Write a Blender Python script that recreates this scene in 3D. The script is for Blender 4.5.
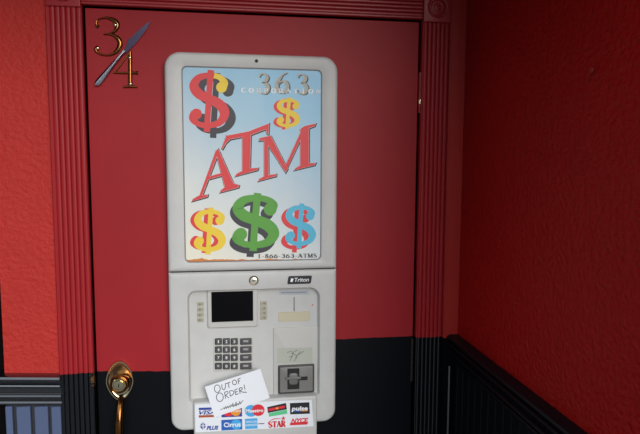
import bpy, bmesh, math, random
from mathutils import Vector, Matrix
random.seed(7)
S = bpy.context.scene
for o in list(bpy.data.objects): bpy.data.objects.remove(o)
C = S.collection

# ------------------------------------------------------------------ camera
F_PX = 576.54
CAM = Vector((0.3743, -1.6281, 1.6301))
_y, _p, _r = 0.1542, -0.0959, 0.0047
_f = Vector((math.sin(_y)*math.cos(_p), math.cos(_y)*math.cos(_p), math.sin(_p)))
_r0 = Vector((math.cos(_y), -math.sin(_y), 0)); _u0 = _r0.cross(_f)
RT = math.cos(_r)*_r0 + math.sin(_r)*_u0
UP = -math.sin(_r)*_r0 + math.cos(_r)*_u0
FW = _f
cd = bpy.data.cameras.new('camera'); cam = bpy.data.objects.new('camera', cd); C.objects.link(cam)
cd.sensor_fit = 'HORIZONTAL'; cd.sensor_width = 36; cd.lens = 36*F_PX/640; cd.clip_start = 0.02
m = Matrix((RT, UP, -FW)).transposed().to_4x4(); m.translation = CAM
cam.matrix_world = m
S.camera = cam

# ------------------------------------------------------------------ world, sun, exposure
w = bpy.data.worlds.new('world'); S.world = w; w.use_nodes = True
nt = w.node_tree; nt.nodes.clear()
wo = nt.nodes.new('ShaderNodeOutputWorld'); bg = nt.nodes.new('ShaderNodeBackground')
tc = nt.nodes.new('ShaderNodeTexCoord'); sp = nt.nodes.new('ShaderNodeSeparateXYZ')
rp = nt.nodes.new('ShaderNodeValToRGB')
nt.links.new(tc.outputs['Generated'], sp.inputs[0]); nt.links.new(sp.outputs['Z'], rp.inputs[0])
nt.links.new(rp.outputs[0], bg.inputs[0]); nt.links.new(bg.outputs[0], wo.inputs[0])
rp.color_ramp.elements[0].position = 0.24; rp.color_ramp.elements[0].color = (.08, .085, .10, 1)
rp.color_ramp.elements[1].position = 0.40; rp.color_ramp.elements[1].color = (.80, .90, 1.0, 1)
bg.inputs[1].default_value = 2.1
sd = bpy.data.lights.new('sun', 'SUN'); sun = bpy.data.objects.new('sun', sd); C.objects.link(sun)
sd.energy = 2.75; sd.angle = math.radians(36); sd.color = (1.0, .985, .96)
sun.location = (2, -6, 4)
SUN_FROM = Vector((0.32, -1.0, 0.27))
sun.rotation_euler = (-SUN_FROM).to_track_quat('-Z', 'Y').to_euler()
vs = S.view_settings
vs.view_transform = 'Standard'; vs.look = 'None'; vs.exposure = -0.42; vs.gamma = 1.0
try: vs.use_curve_mapping = False
except Exception: pass

# ------------------------------------------------------------------ helpers
def P(px, py, Y=0.0):
    "point of the plane y = Y seen at a pixel of the photograph"
    d = FW*F_PX + RT*(px-320) - UP*(py-217)
    t = (Y-CAM.y)/d.y
    return CAM + d*t
def PX(px, py, X):
    d = FW*F_PX + RT*(px-320) - UP*(py-217)
    return CAM + d*((X-CAM.x)/d.x)

def srgb(r, g, b):
    def c(v):
        v /= 255.0
        return v/12.92 if v <= .04045 else ((v+.055)/1.055)**2.4
    return (c(r), c(g), c(b), 1)

def mat(name, col, rough=.5, metal=0.0, bump=0.0, scale=60.0, spec=.5, detail=3.0, var=0.0, vscale=8.0, stretch=None, coat=0.0, bd=.004):
    m = bpy.data.materials.new(name); m.use_nodes = True
    n = m.node_tree.nodes; l = m.node_tree.links; b = n['Principled BSDF']
    b.inputs['Base Color'].default_value = col; b.inputs['Roughness'].default_value = rough
    b.inputs['Metallic'].default_value = metal; b.inputs['Specular IOR Level'].default_value = spec
    b.inputs['Coat Weight'].default_value = coat; b.inputs['Coat Roughness'].default_value = .15
    t = n.new('ShaderNodeTexCoord'); vec = t.outputs['Object']
    if stretch:
        mp = n.new('ShaderNodeMapping'); mp.inputs['Scale'].default_value = stretch
        l.new(vec, mp.inputs[0]); vec = mp.outputs[0]
    if bump:
        z = n.new('ShaderNodeTexNoise'); z.inputs['Scale'].default_value = scale; z.inputs['Detail'].default_value = detail
        l.new(vec, z.inputs['Vector'])
        bp = n.new('ShaderNodeBump'); bp.inputs['Strength'].default_value = bump; bp.inputs['Distance'].default_value = bd
        l.new(z.outputs['Fac'], bp.inputs['Height']); l.new(bp.outputs[0], b.inputs['Normal'])
    if var:
        z2 = n.new('ShaderNodeTexNoise'); z2.inputs['Scale'].default_value = vscale; z2.inputs['Detail'].default_value = 4
        l.new(vec, z2.inputs['Vector'])
        mr = n.new('ShaderNodeMapRange'); mr.inputs[3].default_value = 1-var; mr.inputs[4].default_value = 1+var
        l.new(z2.outputs['Fac'], mr.inputs[0])
        hs = n.new('ShaderNodeHueSaturation'); hs.inputs['Color'].default_value = col
        l.new(mr.outputs[0], hs.inputs['Value']); l.new(hs.outputs[0], b.inputs['Base Color'])
    return m

def two_tone(name, red, black, za, zb=None, slope_a=0.0, slope_b=0.0, rough_red=.42, rough_black=.25, bump=.15, scale=40, stretch=(1, 1, .12), chip=None, spec=.5, spec_black=.15):
    "red paint above, black gloss paint below a hand-cut line"
    m = mat(name, red, rough_red, bump=bump, scale=scale, stretch=stretch, spec=spec)
    n = m.node_tree.nodes; l = m.node_tree.links; b = n['Principled BSDF']
    t = n.new('ShaderNodeTexCoord'); s = n.new('ShaderNodeSeparateXYZ'); l.new(t.outputs['Object'], s.inputs[0])
    def M(op, a, c=None):
        q = n.new('ShaderNodeMath'); q.operation = op
        for i, v in enumerate((a, c)):
            if v is None: continue
            if isinstance(v, (int, float)): q.inputs[i].default_value = v
            else: l.new(v, q.inputs[i])
        return q.outputs[0]
    X, Z = s.outputs['X'], s.outputs['Z']
    ha = M('ADD', M('MULTIPLY', X, slope_a), za)
    if zb is not None:
        hb = M('ADD', M('MULTIPLY', X, slope_b), zb)
        sel = M('GREATER_THAN', X, .45)
        h = M('ADD', M('MULTIPLY', sel, hb), M('MULTIPLY', M('SUBTRACT', 1.0, sel), ha))
    else: h = ha
    nz = n.new('ShaderNodeTexNoise'); nz.inputs['Scale'].default_value = 45; l.new(t.outputs['Object'], nz.inputs['Vector'])
    h = M('ADD', h, M('MULTIPLY', M('SUBTRACT', nz.outputs['Fac'], .5), .006))
    k = M('GREATER_THAN', Z, h)
    mx = n.new('ShaderNodeMix'); mx.data_type = 'RGBA'; l.new(k, mx.inputs[0])
    mx.inputs[6].default_value = black; mx.inputs[7].default_value = red
    out = mx.outputs[2]
    # slow brush-mark variation of the paint
    n2 = n.new('ShaderNodeTexNoise'); n2.inputs['Scale'].default_value = 5; n2.inputs['Detail'].default_value = 5
    l.new(t.outputs['Object'], n2.inputs['Vector'])
    mr = n.new('ShaderNodeMapRange'); mr.inputs[3].default_value = .90; mr.inputs[4].default_value = 1.10; l.new(n2.outputs['Fac'], mr.inputs[0])
    hs = n.new('ShaderNodeHueSaturation'); l.new(out, hs.inputs['Color']); l.new(mr.outputs[0], hs.inputs['Value'])
    out = hs.outputs[0]
    if chip:
        cx, cz, rr = chip
        d = n.new('ShaderNodeVectorMath'); d.operation = 'DISTANCE'; d.inputs[1].default_value = (cx, 0, cz)
        cb = n.new('ShaderNodeCombineXYZ'); l.new(X, cb.inputs[0])
        l.new(M('ADD', M('MULTIPLY', M('SUBTRACT', Z, cz), .45), cz), cb.inputs[2]); l.new(cb.outputs[0], d.inputs[0])
        n3 = n.new('ShaderNodeTexNoise'); n3.inputs['Scale'].default_value = 160; l.new(t.outputs['Object'], n3.inputs['Vector'])
        q = M('LESS_THAN', M('ADD', d.outputs['Value'], M('MULTIPLY', M('SUBTRACT', n3.outputs['Fac'], .5), rr*3)), rr*.75)
        m2 = n.new('ShaderNodeMix'); m2.data_type = 'RGBA'; l.new(q, m2.inputs[0]); l.new(out, m2.inputs[6]); m2.inputs[7].default_value = srgb(105, 70, 40)
        out = m2.outputs[2]
    l.new(out, b.inputs['Base Color'])
    r = n.new('ShaderNodeMapRange'); r.inputs[3].default_value = rough_black; r.inputs[4].default_value = rough_red
    l.new(k, r.inputs[0]); l.new(r.outputs[0], b.inputs['Roughness'])
    r2_ = n.new('ShaderNodeMapRange'); r2_.inputs[3].default_value = spec_black; r2_.inputs[4].default_value = spec
    l.new(k, r2_.inputs[0]); l.new(r2_.outputs[0], b.inputs['Specular IOR Level'])
    return m

ORG = {}
def obj(name, bm, mats, parent=None, smooth=False, bevel=0.0, loc=None):
    "one mesh object; the bmesh is in world coordinates"
    o0 = Vector(loc) if loc is not None else (ORG[parent.name] if parent else Vector((0, 0, 0)))
    bmesh.ops.recalc_face_normals(bm, faces=bm.faces) if not getattr(bm, 'flat', False) and not FLAT.get(id(bm)) else None
    bmesh.ops.translate(bm, verts=bm.verts, vec=-o0)
    me = bpy.data.meshes.new(name); bm.to_mesh(me); FLAT.pop(id(bm), None); bm.free()
    for q in (mats if isinstance(mats, (list, tuple)) else [mats]): me.materials.append(q)
    if smooth:
        for p in me.polygons: p.use_smooth = True
    o = bpy.data.objects.new(name, me); C.objects.link(o)
    if parent: o.parent = parent; o.location = o0-ORG[parent.name]
    else: o.location = o0
    ORG[o.name] = o0.copy()
    if bevel:
        b = o.modifiers.new('bevel', 'BEVEL'); b.width = bevel; b.segments = 3; b.limit_method = 'ANGLE'; b.angle_limit = .6
    if smooth:
        try:
            me.set_sharp_from_angle(angle=math.radians(40))
        except Exception: pass
    return o
FLAT = {}
def flat_bm():
    b = bmesh.new(); FLAT[id(b)] = True; return b
def empty(name, loc, label, cat, group=None):
    o = bpy.data.objects.new(name, None); C.objects.link(o); o.location = loc; o.empty_display_size = .05
    ORG[o.name] = Vector(loc); tag(o, label, cat, group); return o
def tag(o, label, cat, group=None):
    o['label'] = label; o['category'] = cat
    if group: o['group'] = group
def struct(o, label=None):
    o['kind'] = 'structure'
    if label: o['label'] = label
    return o

def box(bm, x0, x1, y0, y1, z0, z1, mi=0):
    vs = [bm.verts.new(p) for p in ((x0,y0,z0),(x1,y0,z0),(x1,y1,z0),(x0,y1,z0),(x0,y0,z1),(x1,y0,z1),(x1,y1,z1),(x0,y1,z1))]
    for f in ((0,3,2,1),(4,5,6,7),(0,1,5,4),(1,2,6,5),(2,3,7,6),(3,0,4,7)):
        bm.faces.new([vs[i] for i in f]).material_index = mi
def prism(bm, pts, a, b, axis, mi=0):
    "extrude a closed 2-D outline along an axis (x: pts are (y,z); z: pts are (x,y); y: pts are (x,z))"
    def v(p, t):
        return (t, p[0], p[1]) if axis == 'x' else ((p[0], t, p[1]) if axis == 'y' else (p[0], p[1], t))
    A = [bm.verts.new(v(p, a)) for p in pts]; B = [bm.verts.new(v(p, b)) for p in pts]
    n = len(pts)
    for i in range(n):
        bm.faces.new((A[i], A[(i+1) % n], B[(i+1) % n], B[i])).material_index = mi
    bm.faces.new(A[::-1]).material_index = mi; bm.faces.new(B).material_index = mi
def rrect(x0, x1, z0, z1, r, seg=8):
    "rounded rectangle, radii (TL, TR, BR, BL) or one number; clockwise from the top left"
    if isinstance(r, (int, float)): r = (r,)*4
    out = []
    for (cx, cz, a0, rr) in ((x0+r[0], z1-r[0], 180, r[0]), (x1-r[1], z1-r[1], 90, r[1]), (x1-r[2], z0+r[2], 0, r[2]), (x0+r[3], z0+r[3], -90, r[3])):
        for i in range(seg+1):
            a = math.radians(a0-90*i/seg)
            out.append((cx+rr*math.cos(a), cz+rr*math.sin(a)))
    return out
def loft(bm, loops, cap0=True, cap1=True, mi=0):
    "skin a list of (outline, y) with equal point counts"
    R = [[bm.verts.new((x, y, z)) for x, z in L] for L, y in loops]
    n = len(R[0])
    for a, b in zip(R, R[1:]):
        for i in range(n):
            bm.faces.new((a[i], a[(i+1) % n], b[(i+1) % n], b[i])).material_index = mi
    if cap0: bm.faces.new(R[0]).material_index = mi
    if cap1: bm.faces.new(R[-1][::-1]).material_index = mi
def pad(bm, x0, x1, z0, z1, r, yb, yf, bev, seg=6, mi=0):
    "block with rounded corners and a rounded front edge, from yb (back) to yf (front)"
    L = [(rrect(x0, x1, z0, z1, r, seg), yb)]
    for i in range(4):
        a = math.pi/2*i/3; d = bev*(1-math.cos(a)); q = bev*(1-math.sin(a))
        rr = max(r-d, .0001) if isinstance(r, (int, float)) else tuple(max(v-d, .0001) for v in r)
        L.append((rrect(x0+d, x1-d, z0+d, z1-d, rr, seg), yf+q))
    loft(bm, L, mi=mi)
def spline(pts, n=10, closed=False):
    out = []; N = len(pts)
    rng = range(N) if closed else range(N-1)
    for i in rng:
        g = lambda k: pts[k % N] if closed else pts[max(0, min(N-1, k))]
        p0, p1, p2, p3 = g(i-1), g(i), g(i+1), g(i+2)
        for k in range(n):
            t = k/n
            out.append(tuple(.5*((2*b)+(c-a)*t+(2*a-5*b+4*c-d)*t*t+(3*b-a-3*c+d)*t**3) for a, b, c, d in zip(p0, p1, p2, p3)))
    if not closed: out.append(tuple(pts[-1]))
    return out
def ribbon2(pts):
    "left and right edges of a stroke given as (u, v, width)"
    L, R = [], []
    for i, p in enumerate(pts):
        a = pts[max(0, i-1)]; b = pts[min(len(pts)-1, i+1)]
        dx, dy = b[0]-a[0], b[1]-a[1]; n = math.hypot(dx, dy) or 1
        nx, ny = -dy/n*p[2]/2, dx/n*p[2]/2
        L.append((p[0]+nx, p[1]+ny)); R.append((p[0]-nx, p[1]-ny))
    return L, R
class Art:
    "flat print on the plane y = Y; outlines are given through a map (u, v) -> pixel of that plane"
    def __init__(s, Y, fn=lambda u, v: (u, v)):
        s.bm = flat_bm(); s.Y = Y; s.fn = fn
    def v(s, u, v, lift=0):
        px, py = s.fn(u, v); q = P(px, py, s.Y); return s.bm.verts.new((q.x, s.Y-lift, q.z))
    def face(s, vs, mi):
        f = s.bm.faces.new(vs); f.material_index = mi; f.normal_update()
        if f.normal.y > 0: f.normal_flip()
    def poly(s, pts, mi=0, lift=0):
        s.face([s.v(u, v, lift) for u, v in pts], mi)
    def stroke(s, pts, width=None, mi=0, lift=0, n=8, smooth=True):
        p = [(q[0], q[1], q[2] if len(q) > 2 else width) for q in pts]
        if smooth and len(p) > 2: p = spline(p, n)
        L, R = ribbon2(p)
        A = [s.v(*q, lift) for q in L]; B = [s.v(*q, lift) for q in R]
        for i in range(len(A)-1):
            try: s.face((A[i], A[i+1], B[i+1], B[i]), mi)
            except ValueError: pass
    def disc(s, cx, cy, rx, ry=None, mi=0, lift=0, n=24):
        ry = ry or rx
        s.poly([(cx+rx*math.cos(2*math.pi*i/n), cy+ry*math.sin(2*math.pi*i/n)) for i in range(n)], mi, lift)
    def text(s, body, x, y, w, h, mi=0, lift=0, shear=0.0, bold=0.0, rot=0.0):
        "built-in face, fitted into width w and cap height h with its base-left corner at (x, y)"
        cu = bpy.data.curves.new('t', 'FONT'); cu.body = body; cu.shear = shear; cu.offset = bold; cu.resolution_u = 3
        o = bpy.data.objects.new('t', cu); C.objects.link(o)
        dg = bpy.context.evaluated_depsgraph_get(); me = bpy.data.meshes.new_from_object(o.evaluated_get(dg))
        xs = [q.co.x for q in me.vertices]; ys = [q.co.y for q in me.vertices]
        x0, x1, y0, y1 = min(xs), max(xs), min(ys), max(ys)
        c_, s_ = math.cos(rot), math.sin(rot)
        V = []
        for q in me.vertices:
            u = (q.co.x-x0)/(x1-x0)*w; v = (q.co.y-y0)/(y1-y0)*h
            V.append(s.v(x+u*c_+v*s_, y+u*s_-v*c_, lift))
        for p in me.polygons:
            try: s.face([V[i] for i in p.vertices], mi)
            except ValueError: pass
        bpy.data.objects.remove(o); bpy.data.curves.remove(cu); bpy.data.meshes.remove(me)
    def done(s, name, mats, parent): return obj(name, s.bm, mats, parent)

# ------------------------------------------------------------------ materials
RED = (.34, .015, .020, 1)
RED_TRIM = (.34, .013, .017, 1)
BLACK = (.0035, .004, .006, 1)
T = .030                                     # how far the machine stands off the door
zr = P(380, 337.4).z                         # paint line right of the machine
zr2 = zr - .0
pl, pr_ = P(98, 371.2), P(168, 371.2)        # paint line left of the machine
sl = (pr_.z-pl.z)/(pr_.x-pl.x)
M_door = two_tone('door_paint', RED, BLACK, pl.z-sl*pl.x, zr, sl, 0.0, rough_red=.50, rough_black=.35, bump=.10, scale=30, spec=.22)
tl = P(64, 374.8, -.02); tr_ = P(96, 373.2, -.02); ts = (tr_.z-tl.z)/(tr_.x-tl.x)
chip = P(95, 379, -.012)
M_trimL = two_tone('casing_paint_left', RED_TRIM, BLACK, tl.z-ts*tl.x, None, ts, rough_red=.45, rough_black=.10, bump=.12, scale=60, spec=.3, spec_black=.7, chip=(chip.x, chip.z, .011))
M_trimR = two_tone('casing_paint_right', RED_TRIM, BLACK, P(425, 338, -.02).z, None, 0, rough_red=.45, rough_black=.10, bump=.12, scale=60, spec=.3, spec_black=.7)
M_head = mat('head_paint', RED_TRIM, .42, bump=.10, scale=60, stretch=(.12, 1, 1), var=.1)
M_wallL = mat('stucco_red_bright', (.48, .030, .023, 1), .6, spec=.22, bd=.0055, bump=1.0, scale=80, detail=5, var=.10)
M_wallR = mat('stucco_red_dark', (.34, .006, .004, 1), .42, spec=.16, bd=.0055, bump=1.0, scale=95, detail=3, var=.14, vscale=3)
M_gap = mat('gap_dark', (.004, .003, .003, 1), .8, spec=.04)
M_blk = mat('black_gloss', BLACK, .12, bump=.08, scale=40, spec=.9, coat=1.0)
M_blk.node_tree.nodes['Principled BSDF'].inputs['Coat IOR'].default_value = 2.0; M_blk.node_tree.nodes['Principled BSDF'].inputs['Coat Roughness'].default_value = .05
M_blk2 = mat('black_satin', BLACK, .4, bump=.08, scale=40, spec=.15)
M_skyrefl = mat('painted_sky_reflection', srgb(84, 96, 126), .30, bump=.10, scale=50, stretch=(1, 1, .1), var=.15)  # slate blue base stands in for sky reflected in black gloss paint
M_floor = mat('concrete', (.12, .12, .12, 1), .85, bump=.3, scale=30, var=.2)
M_ceil = mat('soffit', (.10, .012, .010, 1), .7)
M_shell = mat('grey_plastic', srgb(198, 196, 192), .48, bump=.05, scale=180, var=.08, vscale=22)
M_shell2 = mat('grey_plastic_inner', srgb(194, 191, 185), .50, bump=.05, scale=180, var=.05, vscale=18)
M_seam = mat('seam_dark', (.02, .018, .016, 1), .7)
M_brass = mat('brass', (.74, .64, .42, 1), .10, metal=1.0, bump=.05, scale=60)
M_bronze = mat('old_brass', (.25, .105, .03, 1), .2, metal=1.0, bump=.06, scale=60)
M_steel = mat('steel', (.62, .60, .68, 1), .16, metal=1.0)
M_blade = mat('blade_dark_reflection', (.17, .14, .22, 1), .18, metal=1.0)  # dark purple base paints in the dim reflection on the steel
def ink(name, r, g, b, rough=.5): return mat(name, srgb(r, g, b), rough)
I = dict(red=ink('ink_red', 222, 62, 64), dark=ink('ink_dark', 62, 60, 66), yellow=ink('ink_yellow', 240, 205, 60), green=ink('ink_green', 92, 160, 62),
         blue=ink('ink_blue', 88, 185, 215), white=ink('ink_white', 236, 236, 236), black=ink('ink_black', 26, 26, 30), grey=ink('ink_grey', 178, 174, 160),
         navy=ink('ink_navy', 42, 60, 150), royal=ink('ink_royal', 36, 96, 182), sky=ink('ink_sky', 70, 168, 226), sred=ink('ink_signal_red', 222, 44, 56),
         orange=ink('ink_orange', 236, 150, 40), brown=ink('ink_brown', 176, 84, 40), mint=ink('ink_mint', 96, 200, 140), paper=ink('paper_white', 232, 234, 238, .6))

# ------------------------------------------------------------------ setting: walls, floor, soffit
xw = 1.0501
CY = -.016                                    # front of the door casings
gx = .0026                                    # half of the gap round the door
Lo = (P(47, 20, CY).x + P(61.5, 372, CY).x)/2 - .005        # outer edge of the left casing
Ro = (P(451.6, 20, CY).x + P(442, 330, CY).x)/2      # outer edge of the right casing
b = bmesh.new(); box(b, -4, 3, -7, .6, -.1, 0); struct(obj('floor', b, M_floor))
b = bmesh.new(); box(b, -1.6, xw+.15, -.90, .6, 2.33, 2.45); struct(obj('ceiling', b, M_ceil))
# wall round the doorway: left piece stuccoed, strip over the head
xl_end = P(3.0, 340, -.004).x
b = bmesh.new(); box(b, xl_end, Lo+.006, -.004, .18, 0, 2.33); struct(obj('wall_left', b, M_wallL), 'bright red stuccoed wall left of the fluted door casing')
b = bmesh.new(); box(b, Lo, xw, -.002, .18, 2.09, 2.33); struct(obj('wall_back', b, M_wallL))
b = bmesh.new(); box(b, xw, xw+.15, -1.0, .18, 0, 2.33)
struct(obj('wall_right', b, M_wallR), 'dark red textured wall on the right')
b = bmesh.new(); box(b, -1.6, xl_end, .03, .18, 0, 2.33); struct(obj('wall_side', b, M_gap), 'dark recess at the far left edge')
# jamb behind the gap
b = bmesh.new(); box(b, Lo, -gx, .0, .1, 0, 2.2); box(b, .914+gx, xw, .0, .1, 0, 2.2); box(b, -gx, .914+gx, .0, .1, 2.03+gx, 2.2); box(b, -gx, .914+gx, .06, .1, 0, 2.03+gx)
struct(obj('trim_1', b, M_gap), 'dark door jamb behind the gap round the door')

# fluted casings
def fluted(a, bnd, first, n, depth=.0045, margin=.004):
    "profile of a casing face from a to bnd with n round grooves; returns (pos, y) outline"
    pts = [(a, 0.0), (a, CY+.002), (a+.002, CY)]
    pitch = (bnd-a-2*margin-first)/n; s0_ = a+margin+first
    pts.append((s0_-.0005, CY))
    for i in range(n):
        for k in range(1, 14):
            t = k/14; e_ = 1-(1-abs(2*t-1)**2.6)**(1/2.0)
            pts.append((s0_+(i+t)*pitch, CY+depth*e_))
        pts.append((s0_+(i+1)*pitch, CY+depth*1.05))
    pts.append((s0_+n*pitch+.0005, CY))
    pts += [(bnd-.002, CY), (bnd, CY+.002), (bnd, 0.0)]
    return pts
zc = 2.03+gx                                  # bottom of corner blocks and head
b = bmesh.new(); prism(b, fluted(Lo, -gx, .009, 6, margin=.001), 0, zc-.001, 'z'); struct(obj('trim_2', b, M_trimL, smooth=True), 'fluted casing on the left of the door, red above black')
b = bmesh.new(); prism(b, fluted(.914+gx, Ro, .001, 6, margin=.003), 0, zc-.001, 'z'); struct(obj('trim_3', b, M_trimR, smooth=True), 'fluted casing on the right of the door, red above black')
hw = Ro-(.914+gx)
b = bmesh.new(); pts = fluted(zc, zc+hw, .002, 7); prism(b, [(y, z) for z, y in pts], -gx*.6, .914+gx*.6, 'x'); struct(obj('trim_4', b, M_head, smooth=True), 'fluted head casing over the door')
def corner_block(name, x0, x1, lab):
    b = bmesh.new(); z0, z1 = zc-.009, zc-.009+hw
    pad(b, x0, x1, z0, z1, .002, 0, CY-.006, .003, seg=2)
    cx, cz = (x0+x1)/2, (z0+z1)/2
    prof = [(0, .004), (.004, .0035), (.006, .001), (.010, .0005), (.013, .0035), (.018, .004), (.0215, .002), (.024, -.0001), (.0265, .003), (.029, .0035), (.032, -.0005)]
    N = 40; rings = []
    for r, h in prof[1:]:
        r *= hw/.085
        rings.append([b.verts.new((cx+r*math.cos(2*math.pi*i/N), CY-.0055-h, cz+r*math.sin(2*math.pi*i/N))) for i in range(N)])
    b.faces.new(rings[0])
    for A, B in zip(rings, rings[1:]):
        for i in range(N): b.faces.new((A[i], A[(i+1) % N], B[(i+1) % N], B[i]))
    return struct(obj(name, b, M_head, smooth=True), lab)
corner_block('trim_5', Lo+.002, -gx*.6-.001, 'square corner block at the top left of the door casing')
corner_block('trim_6', .914+gx*.6+.001, Ro, 'square rosette corner block at the top right of the door casing')
# plain board between the right casing and the wall
M_strip = two_tone('board_paint', (.44, .022, .015, 1), BLACK, P(449, 338, -.006).z, None, 0, rough_red=.5, bump=.2, scale=60)
b = bmesh.new(); box(b, Ro+.0005, xw, -.006, .0, 0, 2.3); struct(obj('trim_7', b, M_strip), 'plain red board between right casing and wall')

# chair rails
def rail_profile():
    "(out, drop) from the top back edge, several beads"
    p = [(0, 0), (.020, 0), (.026, -.003), (.028, -.008), (.026, -.013), (.020, -.016), (.017, -.019)]
    for k in range(7):
        a = math.pi*k/6; p.append((.016+.010*math.sin(a), -.021-.012*(1-math.cos(a))/2))
    p += [(.014, -.036), (.013, -.046)]
    for k in range(7):
        a = math.pi*k/6; p.append((.012+.009*math.sin(a), -.050-.014*(1-math.cos(a))/2))
    p += [(.010, -.067)]
    for k in range(5):
        a = math.pi*k/4; p.append((.010+.006*math.sin(a), -.069-.012*(1-math.cos(a))/2))
    p += [(.008, -.083), (0, -.083)]
    return p
ra, rb = P(-3, 374.6, -.02), P(60.5, 375.2, -.02)
b = bmesh.new()
prof = rail_profile(); A = []; B = []
for o_, d_ in prof:
    A.append(b.verts.new((ra.x-.01, -.004-o_, ra.z+d_*1.06))); B.append(b.verts.new((rb.x, -.004-o_, rb.z+d_*1.06)))
n = len(prof)
for i in range(n): b.faces.new((A[i], A[(i+1) % n], B[(i+1) % n], B[i]))
b.faces.new(A); b.faces.new(B[::-1])
struct(obj('trim_8', b, M_blk, smooth=True), 'black moulded chair rail left of the door')
zrr = 1.1114
b = bmesh.new()
prism(b, [(xw-o_*1.25, zrr+d_) for o_, d_ in prof], -1.0, -.0065, 'y'); struct(obj('trim_9', b, M_blk2, smooth=True), 'black moulded chair rail on the right wall')
# wainscots
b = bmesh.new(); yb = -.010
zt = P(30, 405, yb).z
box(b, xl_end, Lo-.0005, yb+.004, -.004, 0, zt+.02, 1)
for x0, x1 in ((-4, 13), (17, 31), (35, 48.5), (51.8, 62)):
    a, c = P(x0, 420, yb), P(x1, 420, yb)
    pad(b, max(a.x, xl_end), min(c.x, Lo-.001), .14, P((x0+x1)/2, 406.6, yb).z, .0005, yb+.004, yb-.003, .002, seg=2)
struct(obj('trim_10', b, [M_skyrefl, M_blk]), 'black grooved wainscot boards left of the door, sky reflection painted slate blue')
b = bmesh.new(); zt2 = zrr-.083
pts = [(xw, -1.0)]
k = 0; yy = -1.0; Y_ = []
while yy < -.05:
    Y_ += [(xw-.010, yy), (xw-.010, yy+.034), (xw-.006, yy+.037), (xw-.006, yy+.039)]; yy += .042
pts += Y_ + [(xw-.010, yy), (xw-.010, -.0065), (xw, -.0065)]
prism(b, pts, 0, zt2+.003, 'z')
struct(obj('trim_11', b, M_blk2), 'black grooved wainscot on the right wall')
b = bmesh.new(); c = P(449.5, 400, -.018)
for i in range(1):
    N = 12; r = .006
    A = [b.verts.new((c.x+r*math.cos(2*math.pi*i/N), -.012+r*math.sin(2*math.pi*i/N), 0)) for i in range(N)]
    B = [b.verts.new((q.co.x, q.co.y, zt2-.012)) for q in A]
    for i in range(N): b.faces.new((A[i], A[(i+1) % N], B[(i+1) % N], B[i]))
    b.faces.new(B[::-1])
struct(obj('trim_12', b, M_blk, smooth=True), 'thin black corner bead beside the right casing')

# ------------------------------------------------------------------ door
b = bmesh.new(); pad(b, gx, .914-gx, .01, 2.03-gx, .001, .045, 0, .002, seg=2)
door = struct(obj('door_1', b, M_door, loc=(0, 0, 0)), 'red door painted black along the bottom')
def cyl(bm, cx, cz, r, y0, y1, n=24, mi=0, r2=None):
    r2 = r if r2 is None else r2
    A = [bm.verts.new((cx+r*math.cos(2*math.pi*i/n), y0, cz+r*math.sin(2*math.pi*i/n))) for i in range(n)]
    B = [bm.verts.new((cx+r2*math.cos(2*math.pi*i/n), y1, cz+r2*math.sin(2*math.pi*i/n))) for i in range(n)]
    for i in range(n): bm.faces.new((A[i], A[(i+1) % n], B[(i+1) % n], B[i])).material_index = mi
    bm.faces.new(A).material_index = mi; bm.faces.new(B[::-1]).material_index = mi
def revolve(bm, cx, cz, prof, n=32, sx=1.0, sz=1.0, mi=0, cap=True):
    "rings of (radius, y) about the y axis, elliptical if asked"
    R = [[bm.verts.new((cx+r*sx*math.cos(2*math.pi*i/n), y, cz+r*sz*math.sin(2*math.pi*i/n))) for i in range(n)] for r, y in prof]
    for A, B in zip(R, R[1:]):
        for i in range(n): bm.faces.new((A[i], A[(i+1) % n], B[(i+1) % n], B[i])).material_index = mi
    if cap: bm.faces.new(R[0]).material_index = mi; bm.faces.new(R[-1][::-1]).material_index = mi
def hinge(p0, p1, material, worn=None):
    b = bmesh.new(); x = p0.x; zt_, zb_ = p0.z, p1.z; N = 12; r = .0052
    hgt = zt_-zb_; ks = 9
    for k in range(ks):
        a = zb_+hgt*k/ks+.0004; c = zb_+hgt*(k+1)/ks-.0004
        mi = 1 if worn == k else 0
        A = [b.verts.new((x+r*math.cos(2*math.pi*i/N), -.004+r*math.sin(2*math.pi*i/N), a)) for i in range(N)]
        B = [b.verts.new((q.co.x, q.co.y, c)) for q in A]
        for i in range(N): b.faces.new((A[i], A[(i+1) % N], B[(i+1) % N], B[i])).material_index = mi
        b.faces.new(A); b.faces.new(B[::-1])
    return obj('hinge', b, [material, M_brass], door, smooth=True)
M_hred = mat('hinge_red', (.30, .014, .014, 1), .4)
h1 = hinge(P(420.3, 72.5, -.004), P(420.3, 113, -.004), M_hred, worn=2); h1['label'] = 'red painted upper hinge worn bright'
h2 = hinge(P(412.3, 338, -.004), P(412.3, 381, -.004), mat('hinge_black', (.012, .009, .007, 1), .35)); h2['label'] = 'black painted lower hinge'
# lock with oval brass plate, cylinder and pull
c = P(120, 380.5, -.004); k = 1.63/576*1.02
a0 = P(120, 361, -.004); a1 = P(120, 401, -.004); hh = (a0.z-a1.z)/2; ww = hh*.66
b = bmesh.new()
def eggloop(s, y, off=0):
    out = []
    for i in range(40):
        t = 2*math.pi*i/40; zz = math.sin(t); xx = math.cos(t)*(1-.10*(zz > 0)*zz - .28*max(-zz, 0.0)**1.6)
        out.append((c.x+xx*ww*s, c.z+zz*hh*s+off))
    return out
loft(b, [(eggloop(1, -.0001), -.0001), (eggloop(1.0, 0), -.006), (eggloop(.96, 0), -.0095), (eggloop(.90, 0), -.0095), (eggloop(.85, 0), -.0062), (eggloop(.78, 0), -.0050), (eggloop(.3, 0), -.0045)])
lock = obj('door_lock', b, M_brass, door, smooth=True); lock['label'] = 'oval brass lock plate with a pull'
b = bmesh.new(); cz = c.z; cxl = c.x+.003
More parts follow.
